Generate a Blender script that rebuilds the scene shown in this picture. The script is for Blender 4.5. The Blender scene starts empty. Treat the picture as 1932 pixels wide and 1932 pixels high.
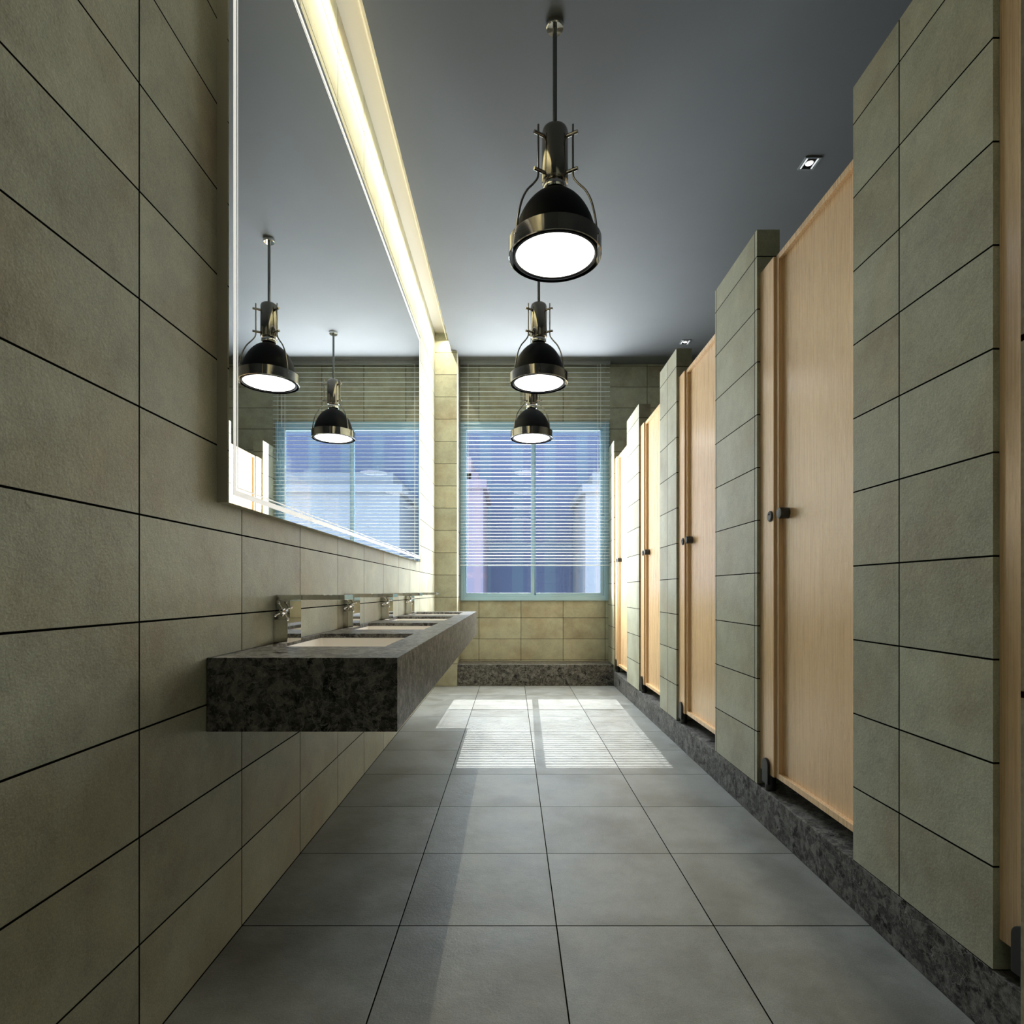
import bpy, bmesh, math, random
from mathutils import Vector, Matrix
random.seed(7)
PI = math.pi
C = bpy.context.scene.collection
sc = bpy.context.scene

# ------------------------------------------------------------------ camera
cd = bpy.data.cameras.new('camera'); cam = bpy.data.objects.new('camera', cd); C.objects.link(cam)
EYE = 1.065
cam.location = (0, 0, EYE); cam.rotation_euler = (PI/2, 0, 0)
cd.sensor_width = 36; cd.lens = 20.0; cd.shift_y = 0.0769; cd.clip_start = 0.02; cd.clip_end = 300
sc.camera = cam

# ------------------------------------------------------------------ world, sun, daylight fill, exposure
w = bpy.data.worlds.new('sky'); sc.world = w; w.use_nodes = True
nt = w.node_tree; bg = nt.nodes['Background']
tc = nt.nodes.new('ShaderNodeTexCoord'); sp = nt.nodes.new('ShaderNodeSeparateXYZ')
nt.links.new(tc.outputs['Generated'], sp.inputs[0])
cr = nt.nodes.new('ShaderNodeValToRGB')
mr = nt.nodes.new('ShaderNodeMapRange'); mr.inputs[1].default_value = -1; mr.inputs[2].default_value = 1
nt.links.new(sp.outputs[2], mr.inputs[0]); nt.links.new(mr.outputs[0], cr.inputs[0])
e = cr.color_ramp.elements
e[0].position = 0.0; e[0].color = (0.95, 0.97, 1.0, 1)
e[1].position = 1.0; e[1].color = (0.55, 0.75, 1.0, 1)
e2 = e.new(0.5); e2.color = (0.85, 0.93, 1.0, 1)
nt.links.new(cr.outputs[0], bg.inputs[0]); bg.inputs[1].default_value = 12.5

SLOPE = 1.135
sd = bpy.data.lights.new('sun', 'SUN'); sun = bpy.data.objects.new('sun', sd); C.objects.link(sun)
sun.rotation_euler = Vector((-0.027, -SLOPE, -1.0)).to_track_quat('-Z', 'Y').to_euler()
sun.location = (0, 12, 10)
sd.energy = 10.5; sd.color = (1.0, 0.94, 0.84); sd.angle = math.radians(0.12)

# sky portal in the window opening
pd = bpy.data.lights.new('window_portal', 'AREA'); po = bpy.data.objects.new('window_portal', pd); C.objects.link(po)
pd.shape = 'RECTANGLE'; pd.size = 1.75; pd.size_y = 2.1; pd.cycles.is_portal = True
po.location = (0.26, 6.86, 2.0); po.rotation_euler = Vector((0, -1, 0)).to_track_quat('-Z', 'Z').to_euler()

# added unseen area light inside the blind, brightening ceiling and far walls like daylight
dd = bpy.data.lights.new('daylight_fill', 'AREA'); do = bpy.data.objects.new('daylight_fill', dd); C.objects.link(do)
dd.shape = 'RECTANGLE'; dd.size = 1.70; dd.size_y = 2.60; dd.energy = 350.0; dd.color = (0.92, 0.96, 1.0)
do.location = (0.265, 6.52, 2.29); do.rotation_euler = Vector((0, -1, 0)).to_track_quat('-Z', 'Z').to_euler()
do.visible_camera = False; do.visible_glossy = False

# cove lighting tube above the mirror
ld = bpy.data.lights.new('cove_strip', 'AREA'); lo = bpy.data.objects.new('cove_strip', ld); C.objects.link(lo)
ld.shape = 'RECTANGLE'; ld.size = 0.004; ld.size_y = 5.1
lo.location = (-0.7275, 3.76, 3.855); ld.energy = 95.0; ld.color = (1.0, 0.90, 0.69); lo.visible_glossy = False

sc.view_settings.view_transform = 'Standard'; sc.view_settings.look = 'None'
sc.view_settings.exposure = -0.25; sc.view_settings.gamma = 1.0
sc.view_settings.use_curve_mapping = False
cy = sc.cycles
cy.use_denoising = True
try: cy.denoiser = 'OPENIMAGEDENOISE'; cy.denoising_input_passes = 'RGB_ALBEDO_NORMAL'
except Exception: pass
cy.use_adaptive_sampling = True; cy.adaptive_threshold = 0.06; cy.adaptive_min_samples = 16
cy.max_bounces = 7; cy.diffuse_bounces = 4; cy.glossy_bounces = 4; cy.transmission_bounces = 6; cy.transparent_max_bounces = 16
cy.sample_clamp_indirect = 6.0; cy.caustics_reflective = False; cy.caustics_refractive = False

# ------------------------------------------------------------------ node helpers
class NT:
    def __init__(s, name):
        s.m = bpy.data.materials.new(name); s.m.use_nodes = True
        s.t = s.m.node_tree; s.b = s.t.nodes['Principled BSDF']
    def n(s, kind, **kw):
        x = s.t.nodes.new(kind)
        for k, v in kw.items(): setattr(x, k, v)
        return x
    def put(s, sock, v):
        if isinstance(v, bpy.types.NodeSocket): s.t.links.new(v, sock)
        elif isinstance(v, (tuple, list)) and len(v) == 3 and sock.type == 'RGBA': sock.default_value = (*v, 1)
        else: sock.default_value = v
    def math(s, op, a, b=0.0, c=None):
        x = s.n('ShaderNodeMath', operation=op); s.put(x.inputs[0], a); s.put(x.inputs[1], b)
        if c is not None: s.put(x.inputs[2], c)
        return x.outputs[0]
    def mix(s, f, a, b, bt='MIX'):
        x = s.n('ShaderNodeMix', data_type='RGBA', blend_type=bt)
        s.put(x.inputs[0], f); s.put(x.inputs[6], a); s.put(x.inputs[7], b)
        return x.outputs[2]
    def noise(s, vec, scale, detail=3, rough=0.5, out=0):
        x = s.n('ShaderNodeTexNoise'); s.put(x.inputs['Vector'], vec)
        x.inputs['Scale'].default_value = scale; x.inputs['Detail'].default_value = detail; x.inputs['Roughness'].default_value = rough
        return x.outputs[out]
    def ramp(s, f, p0, p1, lo=0.0, hi=1.0):
        x = s.n('ShaderNodeMapRange'); s.put(x.inputs[0], f)
        x.inputs[1].default_value = p0; x.inputs[2].default_value = p1; x.inputs[3].default_value = lo; x.inputs[4].default_value = hi
        return x.outputs[0]
    def pos(s): return s.n('ShaderNodeNewGeometry').outputs['Position']
    def obj(s): return s.n('ShaderNodeTexCoord').outputs['Object']
    def sep(s, v):
        x = s.n('ShaderNodeSeparateXYZ'); s.put(x.inputs[0], v); return x.outputs
    def comb(s, a, b, c):
        x = s.n('ShaderNodeCombineXYZ'); s.put(x.inputs[0], a); s.put(x.inputs[1], b); s.put(x.inputs[2], c); return x.outputs[0]
    def scale(s, v, k):
        x = s.n('ShaderNodeMapping'); s.put(x.inputs[0], v); x.inputs[3].default_value = k; return x.outputs[0]
    def bump(s, h, strength, dist):
        x = s.n('ShaderNodeBump'); s.put(x.inputs['Height'], h); x.inputs['Strength'].default_value = strength; x.inputs['Distance'].default_value = dist
        return x.outputs[0]

def simple(name, col, rough=0.5, metal=0.0, spec=0.5, emit=None, es=0.0):
    N = NT(name); N.put(N.b.inputs['Base Color'], col); N.b.inputs['Roughness'].default_value = rough
    N.b.inputs['Metallic'].default_value = metal; N.b.inputs['Specular IOR Level'].default_value = spec
    if emit: N.put(N.b.inputs['Emission Color'], emit); N.b.inputs['Emission Strength'].default_value = es
    return N.m

def tile_mat(name, base, stain, x0, y0, uw, z0, zh, floor=False, joint=0.0042, hjoint_only_on_y=False, rough=0.42, cell=0.10, bumpk=0.35):
    """square-cut stone tiles with narrow black joints, laid out in room coordinates"""
    N = NT(name); P = N.pos(); X, Y, Z = N.sep(P)
    if floor:
        u, v = X, Y; vo, vw, u0_ = y0, zh, x0
        uu = N.math('DIVIDE', N.math('SUBTRACT', u, x0), uw); vv = N.math('DIVIDE', N.math('SUBTRACT', v, y0), vw)
    else:
        nx = N.math('ABSOLUTE', N.sep(N.n('ShaderNodeNewGeometry').outputs['Normal'])[0])
        side = N.math('GREATER_THAN', nx, 0.5); vw = zh
        ua = N.math('DIVIDE', N.math('SUBTRACT', Y, y0), uw); ub = N.math('DIVIDE', N.math('SUBTRACT', X, x0), uw)
        mixn = N.n('ShaderNodeMix', data_type='FLOAT'); N.put(mixn.inputs[0], side); N.put(mixn.inputs[2], ub); N.put(mixn.inputs[3], ua)
        uu = mixn.outputs[0]; vv = N.math('DIVIDE', N.math('SUBTRACT', Z, z0), vw)
    def dist(t, w_):
        f = N.math('FRACT', t); d = N.math('MINIMUM', f, N.math('SUBTRACT', 1.0, f)); return N.math('MULTIPLY', d, w_)
    du = dist(uu, uw); dv = dist(vv, vw)
    d = N.math('MINIMUM', du, dv)
    j = N.ramp(d, joint*0.5, joint*0.5+0.0006, 1.0, 0.0)
    cid = N.comb(N.math('FLOOR', uu), N.math('FLOOR', vv), 0.0)
    wn = N.n('ShaderNodeTexWhiteNoise', noise_dimensions='3D'); N.put(wn.inputs[0], cid)
    off = N.n('ShaderNodeVectorMath', operation='MULTIPLY_ADD'); N.put(off.inputs[0], wn.outputs['Color']); off.inputs[1].default_value = (7, 7, 7); N.put(off.inputs[2], P)
    n1 = N.noise(off.outputs[0], 2.6, 4, 0.55); n2 = N.noise(off.outputs[0], 7.0, 8, 0.72); n3 = N.noise(P, 260.0, 2, 0.6)
    col = N.mix(N.ramp(n1, 0.44, 0.74), base, stain)
    sh = N.math('ADD', N.ramp(wn.outputs['Value'], 0, 1, 1-cell, 1+cell), N.math('ADD', N.ramp(n2, 0.34, 0.66, -0.17, 0.15), N.ramp(n3, 0.3, 0.7, -0.15, 0.15)))
    col = N.mix(1.0, col, N.comb(sh, sh, sh), 'MULTIPLY')
    edge = N.ramp(d, 0.0, 0.006, 0.72, 1.0)
    col = N.mix(1.0, col, N.comb(edge, edge, edge), 'MULTIPLY') if False else col
    col = N.mix(j, col, (0.003, 0.003, 0.0025))
    N.put(N.b.inputs['Specular IOR Level'], N.ramp(j, 0.0, 1.0, 0.38, 0.0))
    N.put(N.b.inputs['Base Color'], col)
    N.put(N.b.inputs['Roughness'], N.math('ADD', rough, N.ramp(n2, 0.3, 0.7, -0.06, 0.10)))
    nb = N.noise(P, 120.0, 4, 0.7); nb2 = N.noise(off.outputs[0], 22.0, 3, 0.6)
    h = N.math('ADD', N.math('ADD', N.math('MULTIPLY', nb, 0.5), N.math('MULTIPLY', nb2, 0.8)), N.math('MULTIPLY', N.ramp(d, 0.0, 0.003), 0.5))
    N.put(N.b.inputs['Normal'], N.bump(h, bumpk, 0.004))
    return N.m

def marble_mat():
    N = NT('dark_marble'); P = N.pos()
    wv = N.noise(P, 7.0, 4, 0.6, 1)
    sub = N.n('ShaderNodeVectorMath', operation='SUBTRACT'); N.put(sub.inputs[0], wv); sub.inputs[1].default_value = (0.5,)*3
    va = N.n('ShaderNodeVectorMath', operation='MULTIPLY_ADD'); N.put(va.inputs[0], sub.outputs[0]); va.inputs[1].default_value = (0.085,)*3; N.put(va.inputs[2], P)
    W = va.outputs[0]
    vo = N.n('ShaderNodeTexVoronoi', feature='F1'); N.put(vo.inputs['Vector'], W); vo.inputs['Scale'].default_value = 30
    ve = N.n('ShaderNodeTexVoronoi', feature='DISTANCE_TO_EDGE'); N.put(ve.inputs['Vector'], W); ve.inputs['Scale'].default_value = 30
    cellv = N.sep(vo.outputs['Color'])[0]
    vf = N.n('ShaderNodeTexVoronoi', feature='DISTANCE_TO_EDGE'); N.put(vf.inputs['Vector'], W); vf.inputs['Scale'].default_value = 80
    n1 = N.noise(P, 9, 6, 0.65); n2 = N.noise(W, 45, 5, 0.75)
    n3 = N.noise(W, 16, 6, 0.7); n4 = N.noise(P, 120, 3, 0.7)
    n3 = N.noise(W, 16, 6, 0.7); n4 = N.noise(P, 120, 3, 0.7)
    base = N.mix(N.ramp(n2, 0.40, 0.60), (0.022, 0.022, 0.020), (0.17, 0.168, 0.155))
    base = N.mix(N.ramp(cellv, 0.35, 0.95, 0.0, 0.75), base, (0.045, 0.044, 0.041))
    base = N.mix(N.ramp(cellv, 0.22, 0.05, 0.0, 0.45), base, (0.20, 0.196, 0.183))
    base = N.mix(N.ramp(n3, 0.43, 0.38), base, (0.004, 0.004, 0.004))
    base = N.mix(N.math('MULTIPLY', N.ramp(ve.outputs[0], 0.0, 0.016, 0.7, 0.0), N.ramp(n1, 0.44, 0.54)), base, (0.38, 0.37, 0.35))
    base = N.mix(N.math('MULTIPLY', N.ramp(vf.outputs[0], 0.0, 0.035, 0.55, 0.0), N.ramp(n2, 0.42, 0.56)), base, (0.34, 0.33, 0.31))
    base = N.mix(N.ramp(n4, 0.58, 0.72, 0.0, 0.6), base, (0.28, 0.275, 0.26))
    N.put(N.b.inputs['Base Color'], base); N.b.inputs['Roughness'].default_value = 0.42
    N.b.inputs['Specular IOR Level'].default_value = 0.15
    return N.m

def wood_mat():
    N = NT('light_wood'); P = N.pos()
    g = N.scale(P, (90, 90, 1.4)); g2 = N.scale(P, (14, 14, 0.5))
    a = N.noise(g, 2.2, 4, 0.65); b = N.noise(g2, 1.6, 3, 0.5)
    c = N.mix(N.ramp(a, 0.30, 0.72), (0.68, 0.450, 0.235), (0.765, 0.545, 0.315))
    c = N.mix(N.ramp(b, 0.35, 0.7, 0.0, 0.45), c, (0.64, 0.43, 0.22))
    N.put(N.b.inputs['Base Color'], c); N.put(N.b.inputs['Roughness'], N.ramp(a, 0.3, 0.7, 0.24, 0.32))
    N.b.inputs['Specular IOR Level'].default_value = 1.0
    N.put(N.b.inputs['Normal'], N.bump(a, 0.06, 0.002))
    return N.m

def ceiling_mat():
    N = NT('ceiling_paint'); P = N.pos()
    n = N.noise(P, 3.0, 2, 0.5)
    N.put(N.b.inputs['Base Color'], N.mix(N.ramp(n, 0.3, 0.7), (0.108, 0.117, 0.121), (0.114, 0.123, 0.127)))
    N.b.inputs['Roughness'].default_value = 0.7
    return N.m

def glass_mat():
    N = NT('window_glass'); t = N.t
    fr = N.n('ShaderNodeFresnel'); fr.inputs[0].default_value = 1.5
    tr = N.n('ShaderNodeBsdfTransparent'); tr.inputs[0].default_value = (0.93, 0.97, 1.0, 1)
    gl = N.n('ShaderNodeBsdfGlossy'); gl.inputs['Roughness'].default_value = 0.02
    mx = N.n('ShaderNodeMixShader'); N.put(mx.inputs[0], fr.outputs[0]); t.links.new(tr.outputs[0], mx.inputs[1]); t.links.new(gl.outputs[0], mx.inputs[2])
    t.links.new(mx.outputs[0], t.nodes['Material Output'].inputs[0])
    return N.m

def facade_mat(name, c1, c2, px, pz):
    N = NT(name); P = N.pos(); X, Y, Z = N.sep(P)
    fx = N.math('FRACT', N.math('DIVIDE', X, px)); fz = N.math('FRACT', N.math('DIVIDE', Z, pz))
    m = N.math('MULTIPLY', N.math('GREATER_THAN', fx, 0.35), N.math('GREATER_THAN', fz, 0.15))
    n = N.noise(P, 0.35, 3, 0.5)
    c = N.mix(m, c1, c2); c = N.mix(N.ramp(n, 0.3, 0.7, 0.0, 0.35), c, c1)
    N.put(N.b.inputs['Base Color'], c); N.b.inputs['Roughness'].default_value = 0.9; N.b.inputs['Specular IOR Level'].default_value = 0.0
    return N.m

TBASE = (0.352, 0.360, 0.272); TSTAIN = (0.300, 0.268, 0.185)
M = dict(
    wall=tile_mat('wall_tile', TBASE, TSTAIN, 0.106, 1.31, 0.4975, 0.0, 0.2482),
    pier=tile_mat('pier_tile', TBASE, TSTAIN, 2.0, 1.675, 0.499, 0.165, 0.2456),
    floor=tile_mat('floor_tile', (0.188, 0.198, 0.185), (0.128, 0.126, 0.108), 0.1415, 1.808, 0.5, 0, 0.4985, floor=True, rough=0.40, cell=0.07, bumpk=0.45, joint=0.0034),
    ceil=ceiling_mat(), marble=marble_mat(), wood=wood_mat(), glass=glass_mat(),
    cove=simple('cove_plaster', (0.54, 0.515, 0.45), 0.85),
    chrome=simple('chrome', (0.72, 0.71, 0.68), 0.04, 1.0),
    nickel=simple('dark_nickel', (0.31, 0.285, 0.245), 0.10, 1.0),
    rodm=simple('rod_metal', (0.17, 0.18, 0.18), 0.25, 0.8),
    black=simple('black_enamel', (0.004, 0.004, 0.0045), 0.5, 0.0, 0.12),
    blackp=simple('black_plastic', (0.018, 0.019, 0.020), 0.38),
    greyp=simple('grey_plastic', (0.085, 0.09, 0.088), 0.4),
    ceramic=simple('white_ceramic', (0.86, 0.83, 0.78), 0.12, 0, 0.6),
    mirror=simple('mirror_silver', (0.93, 0.955, 0.96), 0.0, 1.0),
    frost=simple('frosted_band', (0.85, 0.85, 0.82), 0.5, 0, 0.5, (1.0, 0.97, 0.90), 0.5),
    mback=simple('mirror_edge', (0.34, 0.325, 0.25), 0.5),
    alu=simple('blue_aluminium', (0.29, 0.46, 0.58), 0.35, 0.0),
    slat=simple('blind_slat', (0.60, 0.68, 0.74), 0.4),
    cord=simple('blind_cord', (0.75, 0.78, 0.78), 0.6),
    rail=simple('blind_rail', (0.20, 0.22, 0.23), 0.5),
    lamp=simple('lamp_diffuser', (0.9, 0.9, 0.9), 0.4, 0, 0.5, (1.0, 0.97, 0.90), 3.5),
    spot=simple('spot_lens', (0.8, 0.8, 0.8), 0.4, 0, 0.5, (1.0, 0.98, 0.95), 0.9),
    fin=simple('white_reflector', (0.85, 0.88, 0.88), 0.3, 0, 0.5, (0.95, 0.98, 1.0), 0.55),
    blue=facade_mat('blue_facade', (0.042, 0.055, 0.076), (0.035, 0.041, 0.068), 1.7, 3.1),
    pink=facade_mat('pink_facade', (0.075, 0.062, 0.078), (0.062, 0.058, 0.078), 0.8, 1.6),
    pale=facade_mat('pale_facade', (0.070, 0.078, 0.092), (0.050, 0.058, 0.080), 0.5, 60.0),
    stucco=simple('painted_wall', (0.20, 0.19, 0.15), 0.8),
)
def tmat(name, col): return simple(name, col, 0.5)

# ------------------------------------------------------------------ mesh helpers
def box(bm, x0, x1, y0, y1, z0, z1):
    v = [bm.verts.new(p) for p in ((x0,y0,z0),(x1,y0,z0),(x1,y1,z0),(x0,y1,z0),(x0,y0,z1),(x1,y0,z1),(x1,y1,z1),(x0,y1,z1))]
    for f in ((0,3,2,1),(4,5,6,7),(0,1,5,4),(1,2,6,5),(2,3,7,6),(3,0,4,7)): bm.faces.new([v[i] for i in f])
def lathe(bm, prof, seg=48, mat=None, closed=False):
    mat = mat or Matrix.Identity(4)
    rings = []
    for r, z in prof:
        rings.append([bm.verts.new(mat @ Vector((r*math.cos(2*PI*k/seg), r*math.sin(2*PI*k/seg), z))) for k in range(seg)])
    pairs = list(zip(rings, rings[1:])) + ([(rings[-1], rings[0])] if closed else [])
    for a, b in pairs:
        for k in range(seg):
            q = (k+1) % seg; bm.faces.new((a[k], a[q], b[q], b[k]))
    return rings
def cap(bm, ring): bm.faces.new(ring)
def solid_lathe(bm, prof, seg=48, mat=None):
    r = lathe(bm, prof, seg, mat); bm.faces.new(list(reversed(r[0]))); bm.faces.new(r[-1])
def tube(bm, pts, r, seg=12):
    pts = [Vector(p) for p in pts]; rings = []
    up = None
    for i, p in enumerate(pts):
        t = (pts[min(i+1, len(pts)-1)] - pts[max(i-1, 0)]).normalized()
        if up is None:
            up = Vector((0,0,1)) if abs(t.z) < .9 else Vector((1,0,0))
        a = t.cross(up).normalized(); b = t.cross(a).normalized(); up = -b if False else up
        rings.append([bm.verts.new(p + r*(math.cos(2*PI*k/seg)*a + math.sin(2*PI*k/seg)*b)) for k in range(seg)])
    for A, B in zip(rings, rings[1:]):
        for k in range(seg):
            q = (k+1) % seg; bm.faces.new((A[k], A[q], B[q], B[k]))
    bm.faces.new(list(reversed(rings[0]))); bm.faces.new(rings[-1])
def sphere(bm, c, r): bmesh.ops.create_uvsphere(bm, u_segments=16, v_segments=10, radius=r, matrix=Matrix.Translation(c))
def smoothpts(pts, n=6):
    out = []; P = [Vector(p) for p in pts]
    for i in range(len(P)-1):
        a = P[max(i-1,0)]; b = P[i]; c = P[i+1]; d = P[min(i+2, len(P)-1)]
        for k in range(n):
            t = k/n
            out.append(0.5*((2*b)+(-a+c)*t+(2*a-5*b+4*c-d)*t*t+(-a+3*b-3*c+d)*t**3))
    out.append(P[-1]); return out

def obj(name, bm, mat, parent=None, bevel=0.0, smooth=False, loc=None, label=None):
    bmesh.ops.recalc_face_normals(bm, faces=bm.faces[:])
    me = bpy.data.meshes.new(name); bm.to_mesh(me); bm.free(); me.materials.append(mat)
    o = bpy.data.objects.new(name, me); C.objects.link(o)
    if loc: o.location = loc
    if parent: o.parent = parent
    if smooth:
        for p in me.polygons: p.use_smooth = True
        try: me.set_sharp_from_angle(angle=math.radians(38))
        except Exception: pass
    if bevel:
        b = o.modifiers.new('bevel', 'BEVEL'); b.width = bevel; b.segments = 2; b.limit_method = 'ANGLE'; b.angle_limit = math.radians(40)
    if label: o['label'] = label
    return o
def B(*boxes):
    bm = bmesh.new()
    for b in boxes: box(bm, *b)
    return bm
def struct(name, bm, mat, **kw):
    o = obj(name, bm, mat, **kw)
    if not kw.get('parent'): o['kind'] = 'structure'
    return o
def tag(o, label, cat, group=None):
    o['label'] = label; o['category'] = cat
    if group: o['group'] = group
    return o
def thing(name, label, cat, loc=(0,0,0), rotz=0, group=None):
    o = bpy.data.objects.new(name, None); C.objects.link(o); o.empty_display_size = 0.1
    o.location = loc; o.rotation_euler = (0,0,rotz)
    return tag(o, label, cat, group)
def dup(root, loc, label, rotz=0):
    r = root.copy(); C.objects.link(r); r.location = loc; r.rotation_euler = (0,0,rotz); r['label'] = label
    for ch in list(root.children):
        c = ch.copy(); C.objects.link(c); c.parent = r
        for g in list(ch.children):
            d = g.copy(); C.objects.link(d); d.parent = c
    return r

# ------------------------------------------------------------------ room shell
XL = -0.8585; XP = 1.14; YB = 6.73; ZC = 3.743; YN = -1.8; XR = 2.7
YF = 6.345                                              # pilaster front
struct('floor', B((XL-.15, XR+.15, YN-.15, 7.0, -.12, 0.0)), M['floor'])
struct('wall_left', B((XL-.15, XL, YN-.15, 7.0, 0.0, 4.0)), M['wall'])
# back wall with window opening
WX0, WX1, WZ0, WZ1 = -0.6105, 1.146, 0.949, 3.060
struct('wall_back', B((XL, WX0+.012, YB, YB+.15, 0, ZC), (WX1-.012, XR, YB, YB+.15, 0, ZC),
                      (WX0+.012, WX1-.012, YB, YB+.15, 0, WZ0+.012), (WX0+.012, WX1-.012, YB, YB+.15, WZ1-.012, ZC)), M['wall'])
struct('wall_pilaster', B((XL, -0.6135, YF, YB, 0, 3.94)), M['wall'])
struct('wall_right', B((XR, XR+.15, YN-.15, 7.0, 0, ZC)), M['stucco'])
struct('wall_near', B((XL, XR, YN-.15, YN, 0, 4.0)), M['stucco'])
struct('wall_entrance', B((0.355, XR, 0.16, 0.397, 0, ZC)), M['wall'])
bm = B((-0.680, XR+.15, YN-.15, 7.0, ZC, ZC+.05))
box(bm, XL-.15, -0.680, YN-.15, 1.0, ZC, ZC+.05)
struct('ceiling', bm, M['ceil'])
bm = B((XL-.15, -0.60, 1.0, YB+.05, 3.94, 3.99), (-0.680, -0.66, 1.0, YF+.3, ZC+.05, 3.94), (XL, -0.60, 0.98, 1.0, ZC+.05, 3.94))
struct('ceiling_recess', bm, M['cove'])

# marble kerbs
struct('trim_1', B((-0.6135, XP, 6.38, YB, 0, 0.236)), M['marble'], bevel=0.002)
struct('trim_2', B((XP-.001, XR, 0.40, 6.73, 0, 0.165)), M['marble'], bevel=0.002)

# tiled piers between the stalls
PIERS = [(0.40, 0.609), (1.3485, 1.901), (2.647, 3.193), (3.945, 4.384), (5.115, 5.644), (6.366, 6.73)]
for i, (a, b) in enumerate(PIERS):
    struct('wall_pier', B((XP, XP+.106, a, b, 0.165, 2.7455)), M['pier'])

# ------------------------------------------------------------------ window
win = bpy.data.objects.new('window_1', None); C.objects.link(win); win.location = (0.26, YB, WZ0); win['kind'] = 'structure'
def wl(*bs):
    bm = bmesh.new()
    for x0, x1, y0, y1, z0, z1 in bs: box(bm, x0-.26, x1-.26, y0-YB, y1-YB, z0-WZ0, z1-WZ0)
    return bm
def frame_boxes(x0, x1, z0, z1, w_, y0, y1):
    return ((x0, x0+w_, y0, y1, z0, z1), (x1-w_, x1, y0, y1, z0, z1), (x0+w_, x1-w_, y0, y1, z0, z0+w_), (x0+w_, x1-w_, y0, y1, z1-w_, z1))
obj('window_frame', wl(*frame_boxes(WX0, WX1, WZ0, WZ1, .042, YB-.022, YB+.10)), M['alu'], win, bevel=.003)
GX0, GX1, GZ0, GZ1 = -0.539, 1.050, 1.039, 2.970
obj('inner_frame', wl(*frame_boxes(WX0+.042, WX1-.042, WZ0+.042, WZ1-.042, .020, YB-.008, YB+.08)), M['alu'], win, bevel=.002)
ix0, ix1, iz0, iz1 = WX0+.062, WX1-.062, WZ0+.062, WZ1-.062
s1 = obj('sash', wl((ix0, GX0, YB+.005, YB+.05, iz0, iz1), (0.2256, 0.262, YB+.005, YB+.05, iz0, iz1), (GX0, 0.2256, YB+.005, YB+.05, iz0, GZ0), (GX0, 0.2256, YB+.005, YB+.05, GZ1, iz1)), M['alu'], win, bevel=.002)
s2 = obj('sash', wl((GX1, ix1, YB+.022, YB+.06, iz0, iz1), (0.250, 0.2844, YB+.0505, YB+.08, iz0, iz1), (0.2844, GX1, YB+.022, YB+.06, iz0, GZ0), (0.2844, GX1, YB+.022, YB+.06, GZ1, iz1)), M['alu'], win, bevel=.002)
obj('pane', wl((GX0-.004, 0.229, YB+.026, YB+.030, GZ0-.004, GZ1+.004)), M['glass'], s1)
obj('pane', wl((0.281, GX1+.004, YB+.040, YB+.044, GZ0-.004, GZ1+.004)), M['glass'], s2)

# ------------------------------------------------------------------ houses beyond the window
def building(label, x0, x1, y0, y1, h, mat, steps=()):
    t = thing('building', label, 'building', ((x0+x1)/2, y0, -3))
    cx, cy_ = (x0+x1)/2, y0
    obj('wall', B((x0-cx, x1-cx, 0, y1-y0, 0, h+3)), mat, t)
    obj('parapet', B((x0-cx-.15, x1-cx+.15, -.15, y1-y0+.15, h+3, h+3.35)), mat, t)
    for (a, b, hh) in steps:
        obj('rooftop_block', B((a-cx, b-cx, .4, y1-y0-.4, h+3.35, hh+3)), mat, t)
building('broad dusky blue office block filling the view beyond the window', -16, 18, 30, 38, 12.5, M['blue'])
building('pinkish stepped building low at the left of the window view', -9.5, -1.22, 24, 29, 5.4, M['pink'], ((-9.2, -1.45, 6.1), (-9.0, -1.75, 6.8)))
building('pale bluish tower at the right of the window view', 3.1, 9.0, 24, 29, 5.2, M['pale'], ((3.45, 8.4, 6.1),))

# ------------------------------------------------------------------ blind
bl = thing('venetian_blind', 'slatted silver venetian blind hanging from the ceiling in front of the window', 'blind', (0.266, 6.64, ZC))
def bo(x0, x1, y0, y1, z0, z1): return (x0-.266, x1-.266, y0-6.64, y1-6.64, z0-ZC, z1-ZC)
BX0, BX1 = -0.608, 1.142
obj('headrail', B(bo(BX0, BX1, 6.615, 6.665, 3.703, ZC), bo(BX1-.004, BX1+.003, 6.612, 6.668, 3.700, ZC)), M['rail'], bl, bevel=.002)
bm = bmesh.new()
ypx = 694.0; zs = []
while ypx < 1062:
    zs.append(EYE + (1114.5-ypx)*6.64/1073.3)
    ypx += 9.3 - 3.75*(ypx-690)/376.0
TL = math.radians(12); W_ = 0.0165
for z in zs:
    pr = []
    for k in range(5):
        s = (k/4-.5)*W_; cv = 0.0022*(1-(2*(k/4)-1)**2)
        yy = s*math.cos(TL) - cv*math.sin(TL); zz = s*math.sin(TL) + cv*math.cos(TL)
        pr.append((yy, zz))
    th = 0.0040
    up = [[bm.verts.new((x-.266, y, z-ZC+q+th)) for (y, q) in pr] for x in (BX0, BX1)]
    dn = [[bm.verts.new((x-.266, y, z-ZC+q)) for (y, q) in pr] for x in (BX0, BX1)]
    for k in range(4):
        bm.faces.new((up[0][k], up[0][k+1], up[1][k+1], up[1][k])); bm.faces.new((dn[0][k], dn[1][k], dn[1][k+1], dn[0][k+1]))
    bm.faces.new((up[0][0], up[1][0], dn[1][0], dn[0][0])); bm.faces.new((up[0][4], dn[0][4], dn[1][4], up[1][4]))
    for s in (0, 1):
        bm.faces.new([up[s][k] for k in range(5)] + [dn[s][k] for k in range(4, -1, -1)])
obj('slats', bm, M['slat'], bl, smooth=True)
ZBOT = EYE + (1114.5-1066.5)*6.64/1073.3
obj('bottom_rail', B(bo(BX0, BX1, 6.626, 6.654, ZBOT-.005, ZBOT+.006)), M['slat'], bl, bevel=.002)
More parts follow.
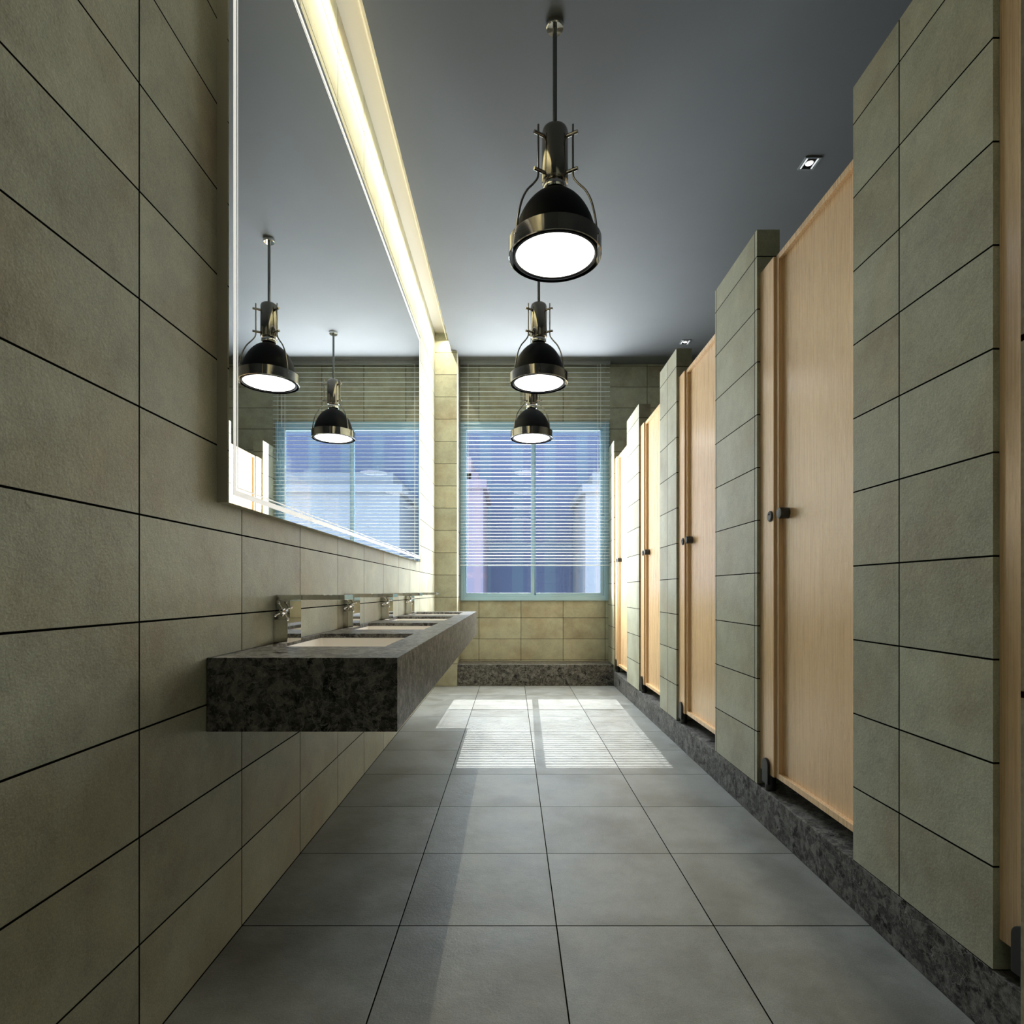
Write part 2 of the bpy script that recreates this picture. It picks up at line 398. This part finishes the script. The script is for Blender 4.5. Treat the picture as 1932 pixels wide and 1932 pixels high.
for x in (-0.512, 1.0):
    bm = bmesh.new()
    for dx, dy in ((-.003, -.0155), (.003, -.0155), (0, .0155)):
        box(bm, *bo(x+dx-.0007, x+dx+.0007, 6.64+dy-.0007, 6.64+dy+.0007, ZBOT, 3.703))
    obj('ladder_cord', bm, M['cord'], bl)
bm = B(bo(1.0815, 1.0835, 6.617, 6.619, 2.60, 3.703), bo(1.0795, 1.0855, 6.615, 6.621, 2.575, 2.60))
obj('pull_cord', bm, M['cord'], bl)
obj('tilt_wand', B(bo(1.029, 1.033, 6.615, 6.619, 2.97, 3.703)), M['cord'], bl)

# ------------------------------------------------------------------ mirror
mi = thing('wall_mirror', 'long frameless mirror with bright edge lines on the tiled wall above the counter', 'mirror', (XL, 3.385, 1.322))
def mo(x0, x1, y0, y1, z0, z1): return (x0-XL, x1-XL, y0-3.385, y1-3.385, z0-1.322, z1-1.322)
MX = -0.8234; MY0, MY1, MZ0, MZ1 = 1.655, 5.114, 1.322, 3.340
obj('backing', B(mo(XL, MX-.004, MY0, MY1, MZ0, MZ1)), M['mback'], mi)
obj('mirror_glass', B(mo(MX-.004, MX, MY0, MY1, MZ0, MZ1)), M['mirror'], mi)
def ring(i0, i1):
    return [mo(MX, MX+.0005, MY0+i0, MY0+i1, MZ0+i0, MZ1-i0), mo(MX, MX+.0005, MY1-i1, MY1-i0, MZ0+i0, MZ1-i0),
            mo(MX, MX+.0005, MY0+i1, MY1-i1, MZ0+i0, MZ0+i1), mo(MX, MX+.0005, MY0+i1, MY1-i1, MZ1-i1, MZ1-i0)]
obj('frosted_band', B(*ring(.026, .043)), M['frost'], mi, label='wide white frosted line')
obj('frosted_line', B(*ring(.050, .054)), M['frost'], mi, label='thin white frosted line')

# ------------------------------------------------------------------ counter, basins, taps
CX1 = -0.3218; CY0, CY1, CZ0, CZ1 = 1.596, 5.163, 0.669, 0.877
SX0, SX1 = -0.838, -0.430
S = [(1.92+.84*k, 2.49+.84*k) for k in range(4)]
bm = bmesh.new()
xs = [XL+.0015, SX0, SX1, CX1]; ys = [CY0] + [v for s in S for v in s] + [CY1]
ys = [CY0] + [y for s in S for y in s] + [CY1]
holes = {(1, 1+2*k) for k in range(4)}
V = {}
def gv(i, j, z):
    key = (i, j, z)
    if key not in V: V[key] = bm.verts.new((xs[i], ys[j], z))
    return V[key]
LIP = CZ1-.018
for i in range(3):
    for j in range(len(ys)-1):
        bm.faces.new((gv(i,j,CZ0), gv(i,j+1,CZ0), gv(i+1,j+1,CZ0), gv(i+1,j,CZ0)))
        if (i, j) in holes:
            q = [(i,j),(i+1,j),(i+1,j+1),(i,j+1)]
            for a in range(4):
                p, r = q[a], q[(a+1)%4]
                bm.faces.new((gv(*p, CZ1), gv(*p, LIP), gv(*r, LIP), gv(*r, CZ1)))
        else:
            bm.faces.new((gv(i,j,CZ1), gv(i+1,j,CZ1), gv(i+1,j+1,CZ1), gv(i,j+1,CZ1)))
n = len(ys)-1
for j in range(n):
    for i in (0, 3): bm.faces.new((gv(i,j,CZ0), gv(i,j,CZ1), gv(i,j+1,CZ1), gv(i,j+1,CZ0)))
for i in range(3):
    for j in (0, n): bm.faces.new((gv(i,j,CZ0), gv(i+1,j,CZ0), gv(i+1,j,CZ1), gv(i,j,CZ1)))
ct = obj('vanity_counter', bm, M['marble'], bevel=.0015)
tag(ct, 'long floating counter of dark marble along the left wall holding four basins', 'counter')

def basin_bm(wx, wy):
    bm = bmesh.new()
    def rr(hx, hy, r, z):
        v = []
        for cx, cy2, a0 in ((hx-r, hy-r, 0), (-hx+r, hy-r, 90), (-hx+r, -hy+r, 180), (hx-r, -hy+r, 270)):
            for k in range(6):
                a = math.radians(a0 + 90*k/5); v.append(bm.verts.new((cx+r*math.cos(a), cy2+r*math.sin(a), z)))
        return v
    prof = [(wx/2+.012, wy/2+.012, .012, 0), (wx/2-.001, wy/2-.001, .012, 0), (wx/2-.010, wy/2-.010, .02, -.06), (wx/2-.03, wy/2-.03, .03, -.105),
            (wx/2-.07, wy/2-.07, .04, -.118), (.03, .03, .029, -.122)]
    rings = [rr(*p) for p in prof]
    outer = [rr(wx/2+.012, wy/2+.012, .012, -.010), rr(wx/2+.002, wy/2+.002, .02, -.07), rr(wx/2-.02, wy/2-.02, .03, -.118), rr(.05, .05, .04, -.135)]
    for seq in (rings, [rings[0]]+outer):
        for a, b in zip(seq, seq[1:]):
            for k in range(24):
                q = (k+1) % 24; bm.faces.new((a[k], a[q], b[q], b[k]))
    bm.faces.new(rings[-1]); bm.faces.new(outer[-1])
    return bm
bs = thing('sink_basin', 'white rectangular undermount basin nearest the camera in the dark marble counter', 'sink', ((SX0+SX1)/2, (S[0][0]+S[0][1])/2, LIP-.0005), group='basins in the marble counter')
obj('bowl', basin_bm(SX1-SX0, .57), M['ceramic'], bs, smooth=True)
bm = bmesh.new(); solid_lathe(bm, [(.030, -.1215), (.030, -.118), (.022, -.117), (.012, -.1185)], 24)
obj('drain', bm, M['chrome'], bs, smooth=True)
for k, lab in ((1, 'white rectangular undermount basin second from the near end of the counter'), (2, 'white rectangular undermount basin third from the near end of the counter'),
               (3, 'white rectangular undermount basin at the far window end of the counter')):
    dup(bs, (bs.location.x, bs.location.y+.84*k, bs.location.z), lab)

FY = 2.066
ft = thing('faucet', 'square chrome waterfall faucet over the basin nearest the camera', 'faucet', (XL, FY, CZ1), group='faucets along the counter')
bm = bmesh.new()                                            # inverted L body with its flat spout, one profile
prof = [(0.0, 0.0), (0.0515, 0.0), (0.0515, 0.154), (0.2505, 0.154), (0.2505, 0.173), (0.0, 0.173)]
a = [bm.verts.new((x, 0, z)) for x, z in prof[:3]]
obj('column', B((0.0, .0515, 0, .112, 0, .154)), M['chrome'], ft, bevel=.0012); bm.free()
obj('spout', B((0.0, .2505, 0, .112, .1545, .173)), M['chrome'], ft, bevel=.0012)
obj('base_block', B((0.0, .052, -.022, -.0002, 0, .085)), M['chrome'], ft, bevel=.002)
bm = bmesh.new(); R = Matrix.Translation((.040, 0, .115)) @ Matrix.Rotation(PI/2, 4, 'X')
solid_lathe(bm, [(.0085, 0), (.0085, .022), (.013, .026), (.013, .038), (.006, .044)], 20, R)
hd = obj('handle', bm, M['chrome'], ft, smooth=True)
for k in range(4):
    a = math.radians(28 + 90*k); bm = bmesh.new(); c0 = Vector((.040, -.032, .115)); dr = Vector((math.cos(a), 0, math.sin(a)))
    tube(bm, [c0+dr*.010, c0+dr*.030], .0032, 10); sphere(bm, c0+dr*.033, .0065)
    obj('spoke', bm, M['chrome'], hd, smooth=True)
for k, lab in ((1, 'square chrome waterfall faucet over the second basin from the near end'), (2, 'square chrome waterfall faucet over the third basin from the near end'),
               (3, 'square chrome waterfall faucet over the basin closest to the window')):
    dup(ft, (XL, FY+.842*k, CZ1), lab)

# ------------------------------------------------------------------ pendant lamps
def make_pendant(loc, label):
    t = thing('pendant_lamp', label, 'pendant lamp', loc, 0, 'pendant lamps down the middle of the room')   # origin at the ceiling
    Z = lambda z: z - ZC
    bm = bmesh.new(); solid_lathe(bm, [(.0415, Z(ZC)), (.0415, Z(ZC)-.020), (.038, Z(ZC)-.024), (.010, Z(ZC)-.0245)], 40); obj('canopy', bm, M['chrome'], t, smooth=True)
    bm = bmesh.new(); solid_lathe(bm, [(.0105, Z(3.24)), (.0105, Z(ZC)-.024)], 20); obj('rod', bm, M['rodm'], t, smooth=True)
    bm = bmesh.new(); solid_lathe(bm, [(.050, Z(2.990)), (.0600, Z(2.994)), (.0625, Z(3.000)), (.0625, Z(3.225)), (.058, Z(3.240)), (.046, Z(3.250)), (.012, Z(3.254))], 56)
    cyl = obj('cylinder_housing', bm, M['nickel'], t, smooth=True)
    bm = bmesh.new(); solid_lathe(bm, [(.040, Z(2.945)), (.054, Z(2.952)), (.057, Z(2.960)), (.057, Z(2.974)), (.052, Z(2.982)), (.044, Z(2.990))], 48); obj('socket_ring', bm, M['chrome'], t, smooth=True)
    # dome
    pr = []
    for k in range(15):
        th = math.radians(90*k/14*0.93); pr.append((.199*math.cos(th), Z(2.662)+.288*math.sin(th)))
    inner = [(max(r-.003, .01), z-.003) for r, z in reversed(pr)]
    bm = bmesh.new(); lathe(bm, [(.199, Z(2.642))] + pr + inner + [(.1855, Z(2.662)), (.1855, Z(2.646)), (.190, Z(2.640))], 64, closed=True)
    obj('dome', bm, M['black'], t, smooth=True)
    bm = bmesh.new(); solid_lathe(bm, [(.1850, Z(2.668)), (.1850, Z(2.650)), (.180, Z(2.646)), (.10, Z(2.6420)), (.02, Z(2.6410))], 64)
    obj('diffuser', bm, M['lamp'], t, smooth=True, label='glowing white round diffuser')
    bm = bmesh.new(); lathe(bm, [(.2190, Z(2.640)), (.2190, Z(2.711)), (.2150, Z(2.713)), (.2150, Z(2.638))], 72, closed=True)
    rg = obj('rim_band', bm, M['nickel'], t, smooth=True, label='polished metal rim band')
    for a in (210, 330, 90):
        A = math.radians(a); cs, sn = math.cos(A), math.sin(A); P = lambda r, z: (r*cs, r*sn, Z(z))
        bm = bmesh.new(); tube(bm, [P(.196, 2.685), P(.222, 2.685)], .004, 10); obj('pin', bm, M['chrome'], rg, smooth=True)
        bm = bmesh.new(); pts = [P(.093, 3.232), P(.093, 3.15), P(.093, 3.04), P(.093, 3.005), P(.099, 2.978), P(.122, 2.945), P(.155, 2.905), P(.182, 2.850), P(.199, 2.785), P(.207, 2.735), P(.209, 2.700)]
        tube(bm, smoothpts(pts, 4), .0048, 12)
        rod = obj('bracket_rod', bm, M['nickel'], t, smooth=True)
        for z in (3.190, 3.020):
            bm = bmesh.new(); tube(bm, [P(.058, z), P(.116, z)], .0085, 14); obj('clamp', bm, M['nickel'], rod, smooth=True)
    return t
p1 = make_pendant((0.203, 2.69, ZC), 'black dome pendant lamp with metal rim, the nearest and largest of the three')
dup(p1, (0.204, 4.335, ZC), 'black dome pendant lamp with metal rim, the middle one of the three')
dup(p1, (0.203, 5.895, ZC), 'black dome pendant lamp with metal rim, farthest and closest to the window')

dup(p1, (0.203, 1.05, ZC), 'black dome pendant lamp with metal rim, overhead in the row and out of the frame')

# ------------------------------------------------------------------ recessed spotlights, cove tube housing
dl = thing('downlight', 'small square recessed spotlight in the dark ceiling above the nearer stalls', 'downlight', (1.861, 3.56, ZC), group='square spotlights above the stalls')
fr = []
for b in frame_boxes(-.050, .050, -.052, .052, .006, 0, 1):
    fr.append((b[0], b[1], b[4], b[5], -.008, 0))
obj('frame', B(*fr), M['rail'], dl)
obj('back_plate', B((-.044, .044, -.046, .046, -.003, 0)), M['black'], dl)
bm = bmesh.new(); solid_lathe(bm, [(.021, -.006), (.024, -.003)], 32); obj('lens', bm, M['spot'], dl)
for s in (-1, 1):
    obj('reflector', B((s*.034-.004, s*.034+.004, -.044, .044, -.007, -.003)), M['fin'], dl)
dup(dl, (1.863, 6.12, ZC), 'small square recessed spotlight in the dark ceiling above the farthest stall')
cv = thing('cove_light', 'warm light strip hidden in the ceiling slot above the mirror', 'light strip', (-.70, 3.76, 3.87))
obj('housing', B((-.0310, -.0240, -2.56, 2.56, -.0135, .002), *[(-.030, -.025, y-.004, y+.004, .002, .070) for y in (-2.4, -1.2, 0, 1.2, 2.4)]), M['cove'], cv)

# ------------------------------------------------------------------ stall doors and side panels
# origin of each: far pier edge of the opening, on top of the kerb; the opening runs towards -Y
def board(x0, x1, y0, y1, z0, z1): return B((x0, x1, y0, y1, z0, z1))
YW = 0.744
def make_panel(loc, label):
    t = thing('stall_side_panel', label, 'stall panel', loc, 0, 'narrow wooden panels beside the stall doors')
    z0, z1 = .2395-.165, 2.5405-.165
    obj('board', board(.015, .035, -.135, 0, z0, z1), M['wood'], t, bevel=.0012)
    bm = bmesh.new(); R = Matrix.Translation((.015, -.106, 1.397-.165)) @ Matrix.Rotation(-PI/2, 4, 'Y')
    solid_lathe(bm, [(.0240, 0), (.0240, .004), (.0215, .0065)], 36, R)
    pl = obj('lock_plate', bm, M['blackp'], t, smooth=True)
    bm = bmesh.new(); solid_lathe(bm, [(.0185, .0066), (.0175, .0078)], 32, R); obj('lock_face', bm, M['greyp'], pl, smooth=True)
    obj('slot', B((.0060, .0074, -.113, -.099, 1.402-.165, 1.408-.165)), M['black'], pl)
    bm = bmesh.new(); zt = .309-.165; yc = -.073; r = .029; zc = zt-r; pf = [(yc-r, .030), (yc-r, zc)]
    for k in range(1, 12): a = PI*(1-k/12); pf.append((yc+r*math.cos(a), zc+r*math.sin(a)))
    pf += [(yc+r, zc), (yc+r, .030)]
    A = [bm.verts.new((.003, y, z)) for y, z in pf]; D = [bm.verts.new((.0148, y, z)) for y, z in pf]
    bm.faces.new(A); bm.faces.new(list(reversed(D)))
    for k in range(len(pf)):
        q = (k+1) % len(pf); bm.faces.new((A[k], D[k], D[q], A[q]))
    ftp = obj('support_foot', bm, M['blackp'], t, bevel=.0015)
    bm = bmesh.new(); solid_lathe(bm, [(.023, 0), (.023, .0735)], 28, Matrix.Translation((.030, yc, 0)))
    obj('foot_post', bm, M['blackp'], ftp, smooth=True)
    return t
def make_door(loc, label):
    t = thing('stall_door', label, 'stall door', loc, 0, 'wooden toilet stall doors')
    z0, z1 = .2395-.165, 2.5405-.165; ya, yb = -YW+.003, -.1375; wd = .025
    obj('rail_frame', B((.025, .052, ya, ya+wd, z0, z1), (.025, .052, yb-wd, yb, z0, z1), (.025, .052, ya+wd, yb-wd, z0, z0+wd), (.025, .052, ya+wd, yb-wd, z1-wd, z1)), M['wood'], t, bevel=.0015)
    obj('door_panel', B((.044, .050, ya+wd, yb-wd, z0+wd, z1-wd)), M['wood'], t)
    bm = bmesh.new(); R = Matrix.Translation((.044, -.205, 1.399-.165)) @ Matrix.Rotation(-PI/2, 4, 'Y')
    solid_lathe(bm, [(.0235, 0), (.0235, .036), (.0222, .0395)], 36, R); kb = obj('knob', bm, M['blackp'], t, smooth=True)
    bm = bmesh.new(); solid_lathe(bm, [(.0205, .0396), (.0195, .0402)], 32, R); obj('knob_face', bm, M['greyp'], kb, smooth=True)
    return t
OPEN = [2.647, 3.945, 5.115, 6.366, 1.3485]
GAPW = [.746, .752, .731, .722, .7395]
ld_ = ['large light wood stall door nearest the camera whose black knob shows, between the two nearest tiled piers',
       'light wood stall door between the second and third tiled piers, counted from the camera',
       'light wood stall door between the third and fourth tiled piers, counted from the camera',
       'brightly lit wooden stall door closest to the window',
       'light wood stall door at the right frame edge, almost hidden by the entrance wall']
lp_ = ['narrow light wood panel beside the nearest big stall door, black oval lock and foot',
       'narrow light wood panel on the near side of the third tiled pier from the camera',
       'narrow light wood panel on the near side of the fourth tiled pier from the camera',
       'narrow bright wooden panel of the stall closest to the window',
       'narrow light wood panel at the right edge of the photo beside the nearest tiled pier']
door0 = make_door((XP, OPEN[0], .165), ld_[0]); pan0 = make_panel((XP, OPEN[0], .165), lp_[0])
for k in range(1, 5):
    dup(door0, (XP, OPEN[k], .165), ld_[k]); dup(pan0, (XP, OPEN[k], .165), lp_[k])
